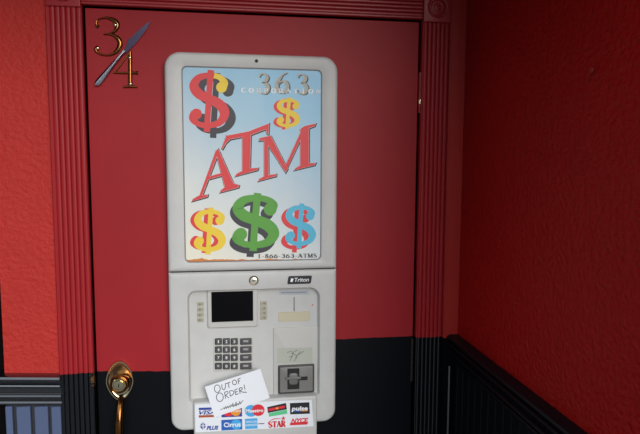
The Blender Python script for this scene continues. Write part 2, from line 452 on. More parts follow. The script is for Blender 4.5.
revolve(b, cxl, cz, [(.0290, -.005), (.0285, -.010), (.0262, -.024), (.0252, -.034), (.0240, -.037), (.0222, -.0375), (.0205, -.036), (.0195, -.0335)], n=48)
obj('lock_collar', b, M_bronze, lock, smooth=True)
b = bmesh.new()
revolve(b, cxl, cz, [(.0185, -.033), (.0185, -.0370), (.0172, -.0385), (.0150, -.0385), (.0138, -.0368), (.0128, -.0368), (.0120, -.0392), (.0060, -.0398)], n=40)
obj('lock_cylinder', b, M_brass, lock, smooth=True)
b = bmesh.new(); box(b, cxl-.0010, cxl+.0010, -.0403, -.0390, cz-.006, cz+.004); obj('keyhole', b, M_gap, lock)
def tube(bm, pts, radii, n=14, mi=0):
    R = []
    for i, p in enumerate(pts):
        a = Vector(pts[max(0, i-1)]); d = (Vector(pts[min(len(pts)-1, i+1)])-a).normalized()
        s = Vector((1, 0, 0)) if abs(d.x) < .9 else Vector((0, 0, 1))
        e1 = d.cross(s).normalized(); e2 = d.cross(e1)
        R.append([bm.verts.new(Vector(p)+radii[i]*(math.cos(2*math.pi*k/n)*e1+math.sin(2*math.pi*k/n)*e2)) for k in range(n)])
    for A, B in zip(R, R[1:]):
        for k in range(n): bm.faces.new((A[k], A[(k+1) % n], B[(k+1) % n], B[k])).material_index = mi
    bm.faces.new(R[0]); bm.faces.new(R[-1][::-1])
q0 = P(122, 399, -.012); ctl = [(c.x+.002, -.008, q0.z+.004, .0050), (c.x+.003, -.018, q0.z-.004, .0060), (c.x+.003, -.030, q0.z-.020, .0068), (c.x+.002, -.038, q0.z-.045, .0080), (c.x+.001, -.040, q0.z-.080, .0085), (c.x, -.036, q0.z-.115, .0070), (c.x, -.020, q0.z-.145, .0060), (c.x, -.002, q0.z-.155, .0070)]
cs = spline(ctl, 8)
b = bmesh.new(); tube(b, [p[:3] for p in cs], [p[3]*1.4 for p in cs]); obj('door_pull', b, M_bronze, lock, smooth=True)

# ------------------------------------------------------------------ brass numerals and knife on the door
def raised(bm, pts, h, Y0=-.0005):
    "bevelled metal stroke: points are (px, py, width px) on the door plane"
    sc = 1.0
    L, R = ribbon2(pts)
    rows = []
    for (p, l, r) in zip(pts, L, R):
        row = []
        for t, y in ((0, 0), (0, .45), (.3, .95), (.5, 1.0), (.7, .95), (1, .45), (1, 0)):
            u = l[0]+(r[0]-l[0])*t; v = l[1]+(r[1]-l[1])*t; q = P(u, v, Y0)
            row.append(bm.verts.new((q.x, Y0-h*y, q.z)))
        rows.append(row)
    for A, B in zip(rows, rows[1:]):
        for i in range(6): bm.faces.new((A[i], A[i+1], B[i+1], B[i]))
        bm.faces.new((A[0], B[0], B[6], A[6]))
    bm.faces.new(rows[0]); bm.faces.new(rows[-1][::-1])
Z1 = lambda u, v: (80+u/4.824, 5+v/4.824)
def ball(bm, q, r, sy=.6):
    for i in range(1):
        prof = [(r*math.cos(a), q.y-r*sy*math.sin(a)) for a in [math.pi/2*k/5 for k in range(5)]]
        revolve(bm, q.x, q.z, prof, n=20)
def z1p(pts): return [(*Z1(p[0], p[1]), p[2]/4.824) for p in pts]
def spl(pts, n=7): return spline(pts, n)
p3 = z1p(spl([(92, 108, 17), (80, 98, 13), (84, 76, 9), (108, 64, 9), (140, 64, 14), (172, 80, 22), (182, 102, 22), (168, 126, 15), (140, 140, 9), (116, 142, 7)]))
p3b = z1p(spl([(128, 142, 7), (155, 144, 12), (184, 162, 22), (194, 192, 25), (178, 222, 20), (150, 240, 12), (116, 242, 9), (86, 230, 11), (76, 212, 16), (90, 203, 18)]))
org = P(*Z1(130, 248), 0)
n3 = empty('house_number', (org.x, 0, org.z), 'curly brass numeral three on the red door, above the knife handle', 'house number', 'brass numerals on the door')
b = bmesh.new(); raised(b, p3, .006); raised(b, p3b, .006); obj('numeral', b, M_bronze, n3, smooth=True)
for u, v in ((170, 96), (84, 208)):
    b = bmesh.new(); q = P(*Z1(u, v), -.005); ball(b, q, .0048); obj('nail_head', b, M_brass, n3, smooth=True)
org = P(*Z1(243, 400), 0)
n4 = empty('house_number', (org.x, 0, org.z), 'brass numeral four on the red door, below the knife blade', 'house number', 'brass numerals on the door')
b = bmesh.new()
raised(b, z1p([(243, 226, 14), (243, 260, 19), (243, 300, 20), (243, 350, 20), (243, 388, 20)]), .006)
raised(b, z1p([(240, 228, 8), (205, 280, 8), (168, 328, 8)]), .005)
raised(b, z1p([(163, 327, 10), (200, 328, 11), (240, 328, 12), (270, 328, 14), (281, 328, 20)]), .0055)
raised(b, z1p([(210, 396, 10), (243, 393, 14), (278, 396, 10)]), .0055)
obj('numeral', b, M_bronze, n4, smooth=True)
for u, v in ((240, 254), (243, 380)):
    b = bmesh.new(); q = P(*Z1(u, v), -.005); ball(b, q, .0042); obj('nail_head', b, M_brass, n4, smooth=True)
# knife
kb = P(*Z1(85, 380), 0)
kn = empty('table_knife', (kb.x, -.006, kb.z), 'steel table knife fixed slantwise on the door between the numerals three and four', 'knife')
b = bmesh.new(); raised(b, z1p(spl([(76, 388, 10), (84, 379, 27), (100, 360, 30), (140, 312, 24), (180, 264, 18), (206, 233, 15)])), .007, -.006)
obj('handle', b, M_steel, kn, smooth=True)
b = bmesh.new(); raised(b, z1p([(204, 236, 17), (210, 228, 20), (216, 221, 17)]), .008, -.006); obj('bolster', b, M_steel, kn, smooth=True)
b = bmesh.new()
edge = [(212, 218), (224, 196), (232, 168), (246, 158), (275, 128), (310, 98), (338, 79), (334, 92), (316, 124), (290, 158), (258, 196), (236, 218), (222, 232)]
edge = spl(edge, 4)
def zq(p, Y): a = P(*Z1(*p), Y); return (a.x, a.z)
loft(b, [([zq(p, -.006) for p in edge], -.006), ([zq(p, -.0085) for p in edge], -.0085)])
obj('blade', b, M_blade, kn)

# ------------------------------------------------------------------ cash machine
ax1, ax2, azt, azs, azb = .2034, .6718, 1.9186, 1.3252, .8718
atm = empty('cash_machine', ((ax1+ax2)/2, 0, azb-.14), 'grey wall mounted cash machine with bright dollar sign poster, set in the red door', 'cash machine')
FR = -T
def bx(x0, y0, x1, y1, Y=FR):
    "pixel box on plane Y -> x0, x1, z0, z1"
    a = P(x0, (y0+y1)/2, Y); c = P(x1, (y0+y1)/2, Y); t = P((x0+x1)/2, y0, Y); d = P((x0+x1)/2, y1, Y)
    return a.x, c.x, d.z, t.z
# upper housing
hx0, hx1, hz0, hz1 = ax1, ax2, azs+.0012, azt
s0, s1, s2, s3 = bx(183.3, 68, 321.6, 261.3)
b = bmesh.new(); R_ = .042; rb_ = .002
def HL(d, y, r=(R_, R_, rb_, rb_)): return (rrect(hx0+d, hx1-d, hz0+d, hz1-d, tuple(max(v-d, .0005) for v in r), 10), y)
loops = [HL(0, -.0001), HL(0, FR+.012)]
for i in range(1, 6):
    a = math.pi/2*i/5; loops.append(HL(.0105*(1-math.cos(a)), FR+.012-.012*math.sin(a)))
for d, y in ((-.003, FR), (-.0005, FR+.0015), (0, FR+.006)):
    loops.append((rrect(s0+d, s1-d, s2+d, s3-d, .014, 10), y))
loft(b, loops, cap1=True)
obj('sign_housing', b, M_shell, atm, smooth=True)
SY = FR+.0045
M_sign = mat('poster_print', (1, 1, 1, 1), .32)
n = M_sign.node_tree.nodes; l = M_sign.node_tree.links; bs = n['Principled BSDF']
t = n.new('ShaderNodeTexCoord'); sx = n.new('ShaderNodeSeparateXYZ'); l.new(t.outputs['Generated'], sx.inputs[0])
def MM(op, a, c=None):
    q = n.new('ShaderNodeMath'); q.operation = op
    for i, v in enumerate((a, c)):
        if v is None: continue
        if isinstance(v, (int, float)): q.inputs[i].default_value = v
        else: l.new(v, q.inputs[i])
    return q.outputs[0]
nz = n.new('ShaderNodeTexNoise'); nz.inputs['Scale'].default_value = 3.5; nz.inputs['Detail'].default_value = 5; l.new(t.outputs['Generated'], nz.inputs['Vector'])
fac = MM('ADD', MM('ADD', MM('MULTIPLY', sx.outputs['X'], .34), MM('MULTIPLY', sx.outputs['Z'], .74)), MM('MULTIPLY', MM('SUBTRACT', nz.outputs['Fac'], .5), .22))
cr = n.new('ShaderNodeValToRGB'); l.new(fac, cr.inputs[0])
e = cr.color_ramp.elements
e[0].position = .06; e[0].color = srgb(238, 232, 212); e[1].position = 1.0; e[1].color = srgb(112, 178, 212)
for p_, c_ in ((.28, (224, 226, 220)), (.55, (190, 208, 218)), (.80, (150, 194, 216))):
    q = e.new(p_); q.color = srgb(*c_)
# rust creeping along the poster's bottom edge
n4_ = n.new('ShaderNodeTexNoise'); n4_.inputs['Scale'].default_value = 14; l.new(t.outputs['Generated'], n4_.inputs['Vector'])
rk = MM('LESS_THAN', MM('ADD', sx.outputs['Z'], MM('MULTIPLY', sx.outputs['X'], .014)), MM('MULTIPLY', n4_.outputs['Fac'], .026))
mx = n.new('ShaderNodeMix'); mx.data_type = 'RGBA'; l.new(rk, mx.inputs[0]); l.new(cr.outputs[0], mx.inputs[6]); mx.inputs[7].default_value = srgb(214, 130, 60)
l.new(mx.outputs[2], bs.inputs['Base Color'])
b = bmesh.new(); loft(b, [(rrect(s0+.0015, s1-.0015, s2+.0015, s3-.0015, .0125, 8), FR+.0058), (rrect(s0+.0015, s1-.0015, s2+.0015, s3-.0015, .0125, 8), SY)])
sign = obj('sign_panel', b, M_sign, atm); sign['label'] = 'pale blue poster with dollar signs'
b = bmesh.new(); L0 = rrect(s0+.0002, s1-.0002, s2+.0002, s3-.0002, .0138, 8); L1 = rrect(s0+.0022, s1-.0022, s2+.0022, s3-.0022, .012, 8)
loft(b, [(L0, FR+.0057), (L0, FR+.0035), (L1, FR+.0035), (L1, FR+.0057)], False, False)
obj('poster_rim', b, mat('rim_grey', srgb(120, 120, 124), .5), sign)
# dollar signs, plain ones
def dollar(box_f, box_b, cf, cb, lift, extra=None):
    a = Art(SY)
    def draw(bx_, mi, lf):
        x0, y0, x1, y1 = bx_; W, H = x1-x0, y1-y0
        f = lambda u, v, ww=None: (x0+u*W, y0+v*H) + ((ww*W,) if ww else ())
        S_ = [f(*p) for p in ((.82, .28, .20), (.87, .20, .16), (.74, .115, .13), (.50, .085, .13), (.25, .13, .17), (.14, .26, .22), (.26, .385, .23), (.50, .465, .22), (.76, .56, .24), (.87, .70, .23), (.76, .84, .17), (.50, .895, .13), (.25, .87, .13), (.11, .78, .17), (.17, .69, .20))]
        a.stroke(S_, mi=mi, lift=lf)
        a.disc(*f(.80, .28), W*.13, W*.13, mi, lf+.00004); a.disc(*f(.20, .71), W*.13, W*.13, mi, lf+.00004)
        a.stroke([f(.545, 0, .15), f(.49, .5, .14), f(.45, 1, .15)], mi=mi, lift=lf+.00002)
        return f, W
    draw(box_b, 1, .0002+lift); f, W = draw(box_f, 0, .0004+lift)
    if extra:
        a.stroke([f(.82, .28, .20), f(.87, .20, .16), f(.74, .115, .13), f(.62, .092, .13)], mi=2, lift=.0006+lift); a.disc(*f(.80, .28), W*.13, W*.13, 2, .00064+lift)
        return a.done('dollar_sign', [I[cf], I[cb], I[extra]], sign)
    return a.done('dollar_sign', [I[cf], I[cb]], sign)
dollar((188, 70, 230, 132), (194, 73, 236.5, 138), 'red', 'dark', 0, 'yellow')['label'] = 'red and yellow dollar sign with dark shadow'
dollar((276, 97.5, 300.5, 129), (272.8, 98.5, 297, 129.5), 'yellow', 'red', 0)['label'] = 'small yellow dollar sign with red shadow'
dollar((193, 207.5, 226.5, 254.5), (189.3, 208.5, 222, 253), 'yellow', 'red', 0)['label'] = 'yellow dollar sign with red shadow'
dollar((231, 193, 280, 251), (228.4, 197, 276.5, 257), 'green', 'dark', 0)['label'] = 'large green dollar sign with dark shadow'
dollar((284.5, 203.5, 316.5, 248.5), (280.3, 205.5, 311.5, 252.5), 'blue', 'red', 0)['label'] = 'light blue dollar sign with red shadow'
# the three big letters, each a set of outlines in zoomed pixels
Z3 = lambda u, v: (180+u/4.414, 115+v/4.414)
A_ = [[(158, 160), (168, 150), (238, 308), (200, 324)],                       # thick right leg
      [(158, 160), (168, 168), (96, 360), (82, 366)],                       # thin left leg
      [(118, 275), (184, 256), (188, 266), (114, 287)],                     # bar
      [(52, 381), (58, 371), (84, 356), (98, 355), (122, 352), (120, 360)],   # left foot
      [(176, 342), (182, 332), (204, 314), (236, 302), (260, 311), (258, 319)]]
T_ = [[(205, 92), (300, 74), (392, 38), (388, 58), (305, 90), (212, 108)],
      [(205, 92), (224, 104), (202, 124), (188, 149), (184, 146)],
      [(392, 38), (390, 84), (385, 82), (380, 66), (372, 56), (372, 46)],
      [(276, 86), (312, 76), (308, 244), (276, 254)],
      [(242, 271), (250, 260), (278, 246), (308, 236), (344, 234), (342, 242)]]
M_ = [[(350, 112), (352, 103), (398, 92), (402, 100), (380, 110)],
      [(372, 108), (388, 104), (390, 272), (372, 278)],
      [(344, 292), (350, 282), (374, 270), (392, 266), (424, 261), (423, 269)],
      [(372, 106), (402, 96), (474, 238), (466, 252)],
      [(462, 232), (466, 252), (552, 62), (540, 60)],
      [(532, 62), (568, 46), (568, 222), (532, 232)],
      [(532, 62), (548, 50), (598, 38), (594, 48), (568, 58), (540, 70)],
      [(503, 244), (510, 234), (534, 222), (568, 214), (598, 212), (594, 220)]]
def grow(poly, d):
    n_ = len(poly); ar = sum(poly[i][0]*poly[(i+1) % n_][1]-poly[(i+1) % n_][0]*poly[i][1] for i in range(n_)); sg = 1 if ar > 0 else -1
    out = []
    for i in range(n_):
        a, p, c_ = Vector(poly[i-1]), Vector(poly[i]), Vector(poly[(i+1) % n_])
        e1 = (p-a).normalized(); e2 = (c_-p).normalized()
        n1 = Vector((e1.y, -e1.x))*sg; n2 = Vector((e2.y, -e2.x))*sg
        m_ = n1+n2; m_ = m_/max(m_.length_squared/2, .5)*1.0
        m_ = m_ if m_.length < 1.8 else m_.normalized()*1.8
        out.append(tuple(p+m_*d))
    return out
for body, polys in (('A', A_), ('T', T_), ('M', M_)):
    a = Art(SY, Z3)
    for i, p in enumerate(polys):
        sh = [(u+1.5, v+2.5) for u, v in p]
        a.poly(grow(sh, 4.6), 1, .0002+i*.000004); a.poly(grow(p, 1.5), 2, .00035+i*.000004); a.poly(grow(p, .6), 0, .0005+i*.000004)
    a.done('letter', [I['red'], I['black'], I['white']], sign)
# small serif face for the printed lines: strokes in a unit box (v down), thick .20 thin .09
tk, th, sf = .20, .09, .06
def bowl(pts): return ('s', pts)
GL = {
 'C': [bowl([(.86, .28, th), (.70, .06, th), (.45, .03, th), (.20, .22, tk), (.12, .5, tk), (.20, .78, tk), (.45, .97, th), (.70, .94, th), (.88, .74, th)]), ('l', [(.86, .06, .06), (.86, .30, .06)])],
 'O': [bowl([(.5, .03, th), (.22, .2, tk), (.12, .5, tk), (.22, .8, tk), (.5, .97, th), (.78, .8, tk), (.88, .5, tk), (.78, .2, tk), (.5, .03, th)])],
 'R': [('l', [(.26, 0, tk), (.26, 1, tk)]), bowl([(.26, .04, th), (.55, .04, th), (.76, .25, tk), (.55, .5, th), (.26, .5, th)]), ('l', [(.5, .5, tk), (.86, .97, tk)]), ('h', .08, .46, 1), ('h', .08, .4, 0), ('h', .78, 1.0, 1)],
 'P': [('l', [(.28, 0, tk), (.28, 1, tk)]), bowl([(.28, .04, th), (.58, .04, th), (.82, .27, tk), (.58, .54, th), (.28, .54, th)]), ('h', .10, .48, 1), ('h', .10, .4, 0)],
 'A': [('l', [(.48, 0, th), (.14, 1, th)]), ('l', [(.48, 0, tk), (.84, 1, tk)]), ('l', [(.25, .64, th), (.70, .64, th)]), ('h', 0, .3, 1), ('h', .66, 1, 1)],
 'T': [('l', [(.5, 0, tk), (.5, 1, tk)]), ('h', .06, .94, .03), ('l', [(.09, 0, .06), (.09, .25, .06)]), ('l', [(.91, 0, .06), (.91, .25, .06)]), ('h', .30, .70, 1)],
 'I': [('l', [(.5, 0, tk), (.5, 1, tk)]), ('h', .28, .72, 0), ('h', .28, .72, 1)],
 'N': [('l', [(.18, 0, th), (.18, 1, th)]), ('l', [(.18, 0, tk), (.84, 1, tk)]), ('l', [(.84, 0, th), (.84, 1, th)]), ('h', .02, .34, 1), ('h', .02, .28, 0), ('h', .68, 1.0, 0)],
 'M': [('l', [(.15, 0, th), (.12, 1, th)]), ('l', [(.16, 0, tk), (.5, .96, tk)]), ('l', [(.5, .96, th), (.84, 0, th)]), ('l', [(.86, 0, tk), (.88, 1, tk)]), ('h', 0, .28, 1), ('h', .72, 1.04, 1), ('h', 0, .2, 0), ('h', .8, 1.04, 0)],
 'S': [bowl([(.80, .24, th), (.62, .05, th), (.36, .06, th), (.2, .24, tk), (.38, .43, tk), (.64, .56, tk), (.82, .76, tk), (.62, .95, th), (.36, .96, th), (.16, .74, th)])],
 '1': [('l', [(.5, 0, tk), (.5, 1, tk)]), ('l', [(.5, .04, th), (.26, .18, th)]), ('h', .26, .74, 1)],
 '8': [bowl([(.5, .03, th), (.25, .2, tk), (.4, .42, tk), (.68, .56, tk), (.84, .76, tk), (.5, .97, th), (.16, .76, tk), (.34, .54, th), (.66, .4, th), (.76, .2, tk), (.5, .03, th)])],
 '6': [bowl([(.80, .04, .04), (.50, .16, th), (.24, .42, tk), (.14, .68, tk), (.26, .90, tk), (.5, .97, th), (.74, .90, tk), (.84, .70, tk), (.72, .50, tk), (.5, .43, th), (.26, .56, th)])],
 '3': [bowl([(.20, .20, .10), (.34, .06, th), (.58, .05, th), (.76, .20, tk), (.66, .38, tk), (.42, .46, .05)]), bowl([(.42, .46, .05), (.72, .54, tk), (.84, .72, tk), (.70, .92, tk), (.44, .97, th), (.20, .90, th), (.12, .78, .12)])],
 '-': [('l', [(.2, .6, .1), (.8, .6, .1)])],
}
def serif(a, ch, x, y, w_, h_, sk=0.0, mi=0, lift=0, fat=1.0):
    f = lambda u, v: (x+u*w_, y+v*h_+sk*u*w_)
    for it in GL[ch]:
        if it[0] == 'h':
            a.stroke([(*f(it[1], it[3]), sf*h_*fat), (*f(it[2], it[3]), sf*h_*fat)], mi=mi, lift=lift)
        else:
            a.stroke([(*f(p[0], p[1]), p[2]*w_*fat) for p in it[1]], mi=mi, lift=lift, smooth=it[0] == 's', n=5)
a = Art(SY)
for ch, x0, x1, y0, y1 in (('3', 256, 270.5, 73, 94), ('6', 274.5, 290, 71.8, 93.2), ('3', 294.6, 309, 73.5, 94.4)):
    serif(a, ch, x0+1.1, y0+.5, x1-x0, y1-y0, mi=1, lift=.0002, fat=1.25); serif(a, ch, x0, y0, x1-x0, y1-y0, mi=0, lift=.0004, fat=1.15)
a.done('company_number', [I['grey'], I['dark']], sign)
a = Art(SY)
for i, ch in enumerate('CORPORATION'):
    x = 241.2+i*7.45; serif(a, ch, x, 87.9+.018*(x-241), 5.0, 4.6, mi=0, lift=.0008, fat=1.35)
a.done('company_lettering', [I['white']], sign)
a = Art(SY); xx = 257.2
for ch in '1-866-363-ATMS':
    w_ = 3.0 if ch == '-' else (5.4 if ch in 'AM' else 4.5); serif(a, ch, xx, 254.2-.012*(xx-257), w_*.92, 3.9, lift=.0008, fat=1.25); xx += w_
a.done('phone_number', [I['dark']], sign)
# small screw at the top of the housing
q = P(256.5, 61, FR); b = bmesh.new(); revolve(b, q.x, q.z, [(.0046, FR+.001), (.0046, FR-.0006), (.0032, FR-.0010), (.0012, FR-.0002)], n=18); obj('screw', b, M_seam, atm, smooth=True)

# lower fascia with its recess
fx0, fx1, fz0, fz1 = ax1, ax2, azb, azs-.0010
r0, r1, r2, r3 = bx(188.5, 289.5, 319.5, 400)
r2 = P(255, 399, FR).z
b = bmesh.new(); RB = .036
def FL(d, y): return (rrect(fx0+d, fx1-d, fz0+d, fz1-d, (.002, .002, max(RB-d, .001), max(RB-d, .001)), 10), y)
loops = [FL(0, -.0001), FL(0, FR+.010)]
for i in range(1, 6):
    a_ = math.pi/2*i/5; loops.append(FL(.010*(1-math.cos(a_)), FR+.010-.010*math.sin(a_)))
RD = .020
for d, y in ((-.003, FR), (-.001, FR+.0007), (0, FR+.003), (.003, FR+RD-.001), (.005, FR+RD)):
    loops.append((rrect(r0+d, r1-d, r2+d, r3-d, (.024, .030, .008, .008), 10), y))
loft(b, loops)
fascia = obj('fascia', b, M_shell, atm, smooth=True)
RY = FR+RD                                    # recess floor
# seam between the two halves
b = bmesh.new(); box(b, ax1+.006, ax2-.006, FR+.008, -.002, azs-.0011, azs+.0013); obj('seam', b, M_seam, atm)
# raised inner panel left (screen and keys) and right (reader)
b = bmesh.new(); x0, x1, z0, z1 = bx(273.2, 327, 318.2, 398, RY); pad(b, x0, x1, z0, z1, .004, RY+.002, RY-.0035, .0020); obj('reader_surround', b, M_shell2, atm, smooth=True)
# screen
x0, x1, z0, z1 = bx(207.5, 289.2, 257.5, 326.8, RY); sx0, sx1, sz0, sz1 = bx(211.3, 291.3, 253.2, 321.8, RY-.006)
b = bmesh.new()
loft(b, [(rrect(x0, x1, z0, z1, .006), RY+.0005), (rrect(x0, x1, z0, z1, .006), RY-.005), (rrect(x0+.002, x1-.002, z0+.002, z1-.002, .005), RY-.007),
         (rrect(sx0, sx1, sz0, sz1, .002), RY-.007), (rrect(sx0+.001, sx1-.001, sz0+.001, sz1-.001, .002), RY-.003)])
bez = obj('screen_bezel', b, M_shell2, atm, smooth=True)
b = bmesh.new(); loft(b, [(rrect(sx0+.0005, sx1-.0005, sz0+.0005, sz1-.0005, .002), RY-.0026), (rrect(sx0+.0005, sx1-.0005, sz0+.0005, sz1-.0005, .002), RY-.0046)])
obj('screen', b, mat('screen_glass', (.003, .003, .004, 1), .3, spec=.08), bez)
# function buttons
M_fb = mat('button_beige', srgb(172, 166, 146), .5); M_fb2 = mat('button_mark', srgb(120, 112, 92), .5)
for side, xa, ys in ((1, 197.2, (304.0, 309.3, 314.6, 319.8)), (-1, 260.2, (303.2, 308.0, 312.6, 317.4))):
    for yy in ys:
        x0, x1, z0, z1 = bx(xa, yy-2.1, xa+6.8, yy+1.9, RY); zm = (z0+z1)/2
        b = bmesh.new(); pad(b, x0, x1, z0, z1, .003, RY+.0005, RY-.0035, .0015, mi=0)
        w_ = x1-x0; tip = x1-.25*w_ if side > 0 else x0+.25*w_; ba = x0+.25*w_ if side > 0 else x1-.25*w_
        vs_ = [b.verts.new(p) for p in ((ba, RY-.0037, zm+.003), (tip, RY-.0037, zm), (ba, RY-.0037, zm-.003))]
        b.faces.new(vs_).material_index = 1
        obj('function_button', b, [M_fb, M_fb2], atm)
# keypad
b = bmesh.new(); x0, x1, z0, z1 = bx(213.2, 337.0, 253.0, 371.0, RY); pad(b, x0, x1, z0, z1, .004, RY+.0005, RY-.0015, .001); obj('keypad_plate', b, M_shell2, atm)
M_key = mat('key_steel', srgb(92, 90, 90), .34, metal=.35); M_keyrim = mat('key_rim', srgb(40, 38, 36), .5)
keys = ['1', '2', '3', '', '4', '5', '6', '', '7', '8', '9', '', '*', '0', '#', '']
for i, kch in enumerate(keys):
    cx_ = (218.4, 226.4, 234.3, 245.9)[i % 4]; cy_ = (341.6, 349.7, 357.7, 366.2)[i//4]; hw_ = 5.7 if i % 4 == 3 else 3.5
    KY = RY-.0075
    a = Art(KY)
    FLAT.pop(id(a.bm), None)
    x0, x1, z0, z1 = bx(cx_-hw_, cy_-3.2, cx_+hw_, cy_+3.2, KY+.004)
    pad(a.bm, x0, x1, z0, z1, .0025, RY-.0010, KY+.003, .0012, seg=4, mi=1)
    pad(a.bm, x0+.0016, x1-.0016, z0+.0016, z1-.0016, .002, KY+.004, KY, .0012, seg=4, mi=0)
    bmesh.ops.recalc_face_normals(a.bm, faces=a.bm.faces); FLAT[id(a.bm)] = True
    if kch == '*': a.text('*', cx_-1.3, cy_+1.0, 2.4, 2.4, 2, .0002)
    elif kch: a.text(kch, cx_-.9 if kch != '1' else cx_-.5, cy_+1.5, 1.9 if kch != '1' else 1.0, 3.0, 2, .0002, bold=.02)
    else:
        for t_ in (-.5, .5): a.stroke([(cx_-2.6, cy_-.4+t_, .35), (cx_+2.4, cy_-.4+t_, .35)], mi=2, lift=.0002)
    o = a.done('key', [M_key, M_keyrim, I['white']], atm)
    if not kch: o['label'] = 'wide dark side key'
# receipt slot, label strip, groove
b = bmesh.new(); x0, x1, z0, z1 = bx(279, 312.2, 309.2, 320.8, RY)
loft(b, [(rrect(x0-.002, x1+.002, z0-.002, z1+.002, .002), RY+.0008), (rrect(x0-.001, x1+.001, z0-.001, z1+.001, .002), RY-.001), (rrect(x0, x1, z0, z1, .001), RY-.001), (rrect(x0+.0005, x1-.0005, z0+.0005, z1-.0005, .001), RY-.0003)], True, True)
obj('receipt_slot', b, mat('slot_cream', srgb(196, 186, 158), .5), atm)
b = bmesh.new(); x0, x1, z0, z1 = bx(293.6, 297, 294.6, 311, RY); box(b, x0, x1, RY-.0004, RY+.0004, z0, z1); obj('groove', b, mat('groove_grey', srgb(112, 108, 102), .6), atm)
a = Art(RY-.0006); a.poly([(279, 290.3), (309.3, 289.8), (309.3, 294.6), (279, 295)], 0); a.stroke([(281, 292.7, 1.0), (307, 292.2, 1.0)], mi=1, lift=.0002)
a.done('label_strip', [mat('strip_grey', srgb(172, 176, 178), .5), mat('strip_print', srgb(125, 130, 140), .5)], atm)
a = Art(RY-.0004); a.disc(312.5, 305, .8, .8, 0, 0, 12); a.done('red_dot', [I['sred']], atm)
# decal above the card reader
DY = RY-.0038
a = Art(DY); a.poly([(277, 348.2), (312.2, 347.4), (312.4, 362.6), (277.2, 363.2)], 0)
for s_ in ([(290, 361), (294, 352), (298, 350)], [(291, 353), (297, 356), (294, 361)], [(287, 353), (291, 351), (293, 353)], [(295, 358), (301, 351)], [(298, 355), (304, 351)], [(289, 357), (293, 356)]):
    a.stroke(s_, .7, 1, .0002)
a.done('instruction_decal', [mat('decal_sage', srgb(180, 182, 168), .5), mat('decal_print', srgb(128, 126, 120), .5)], atm)
# card reader
CYR = DY-.004
b = bmesh.new(); x0, x1, z0, z1 = bx(278, 364.4, 314.2, 392.8, DY); pad(b, x0, x1, z0, z1, .004, DY+.001, DY-.004, .002)
rd = obj('card_reader', b, mat('reader_dark', srgb(66, 64, 62), .4), atm, smooth=True)
b = bmesh.new(); x0, x1, z0, z1 = bx(279.8, 366.2, 312.6, 391, DY); pad(b, x0, x1, z0, z1, .003, DY-.003, DY-.0058, .0015); obj('reader_plate', b, mat('reader_grey', srgb(132, 130, 126), .38, metal=.2, var=.1, vscale=60), rd, smooth=True)
M_slot = mat('slot_black', (.006, .006, .006, 1), .5)
b = bmesh.new(); x0, x1, z0, z1 = bx(287.4, 368.4, 299.3, 389.2, DY-.006); pad(b, x0, x1, z0, z1, .001, DY-.005, DY-.0068, .0006)
x0, x1, z0, z1 = bx(299.2, 376.6, 307.6, 380.2, DY-.006); pad(b, x0, x1, z0, z1, .0008, DY-.005, DY-.0068, .0006); obj('card_slot', b, M_slot, rd)
b = bmesh.new(); x0, x1, z0, z1 = bx(288.8, 373, 298.0, 384.4, DY-.007); pad(b, x0, x1, z0, z1, (.008, .008, .008, .008), DY-.006, DY-.011, .003); 
x0, x1, z0, z1 = bx(285.6, 377.2, 301, 379.6, DY-.011); pad(b, x0, x1, z0, z1, .001, DY-.006, DY-.0125, .001)
obj('card_guide', b, mat('guide_grey', srgb(120, 118, 114), .35, metal=.3), rd, smooth=True)
# key lock and maker's badge above the recess
q = P(253.8, 280.4, FR); b = bmesh.new()
revolve(b, q.x, q.z, [(.0132, FR+.001), (.0132, FR-.002), (.0118, FR-.0035), (.0100, FR-.003)], n=32)
kl = obj('key_lock', b, mat('lock_ring_bronze', srgb(112, 98, 78), .3, metal=.7), atm, smooth=True)
b = bmesh.new(); revolve(b, q.x, q.z, [(.0098, FR-.002), (.0098, FR-.0042), (.0080, FR-.0050)], n=28); obj('lock_face', b, mat('lock_nickel', srgb(226, 220, 200), .3, metal=.5), kl, smooth=True)
b = bmesh.new(); loft(b, [(rrect(q.x-.005, q.x+.005, q.z-.0016, q.z+.0016, .0015), FR-.0046), (rrect(q.x-.005, q.x+.005, q.z-.0016, q.z+.0016, .0015), FR-.0053)]); obj('keyhole', b, M_seam, kl)
x0, x1, z0, z1 = bx(287.8, 275.8, 311.4, 283.8, FR)
b = bmesh.new(); L0 = [(p[0]+(p[1]-(z0+z1)/2)*.16, p[1]) for p in rrect(x0, x1, z0, z1, .004)]
loft(b, [(L0, FR+.0005), (L0, FR-.0016)]); badge = obj('badge', b, I['black'], atm)
a = Art(FR-.0017); a.text('Triton', 294.6, 281.9, 14.2, 4.0, 0, .0002, shear=.2, bold=.012, rot=-.03); a.poly([(290.2, 281.8), (291.2, 278.2), (293.6, 278.6), (292.6, 282)], 0, .0002)
a.done('badge_lettering', [I['white']], badge)
# dispenser chute carrying the card logos
CHY = FR-.012
x0 = P(193.6, 415, CHY).x; x1 = P(317, 415, CHY).x; zt_ = P(255, 399.5, CHY).z; zb_ = azb-.13
b = bmesh.new(); pad(b, x0, x1, zb_, zt_, (.004, .004, .012, .012), -.0001, CHY, .005); obj('dispenser_chute', b, M_shell, atm, smooth=True)

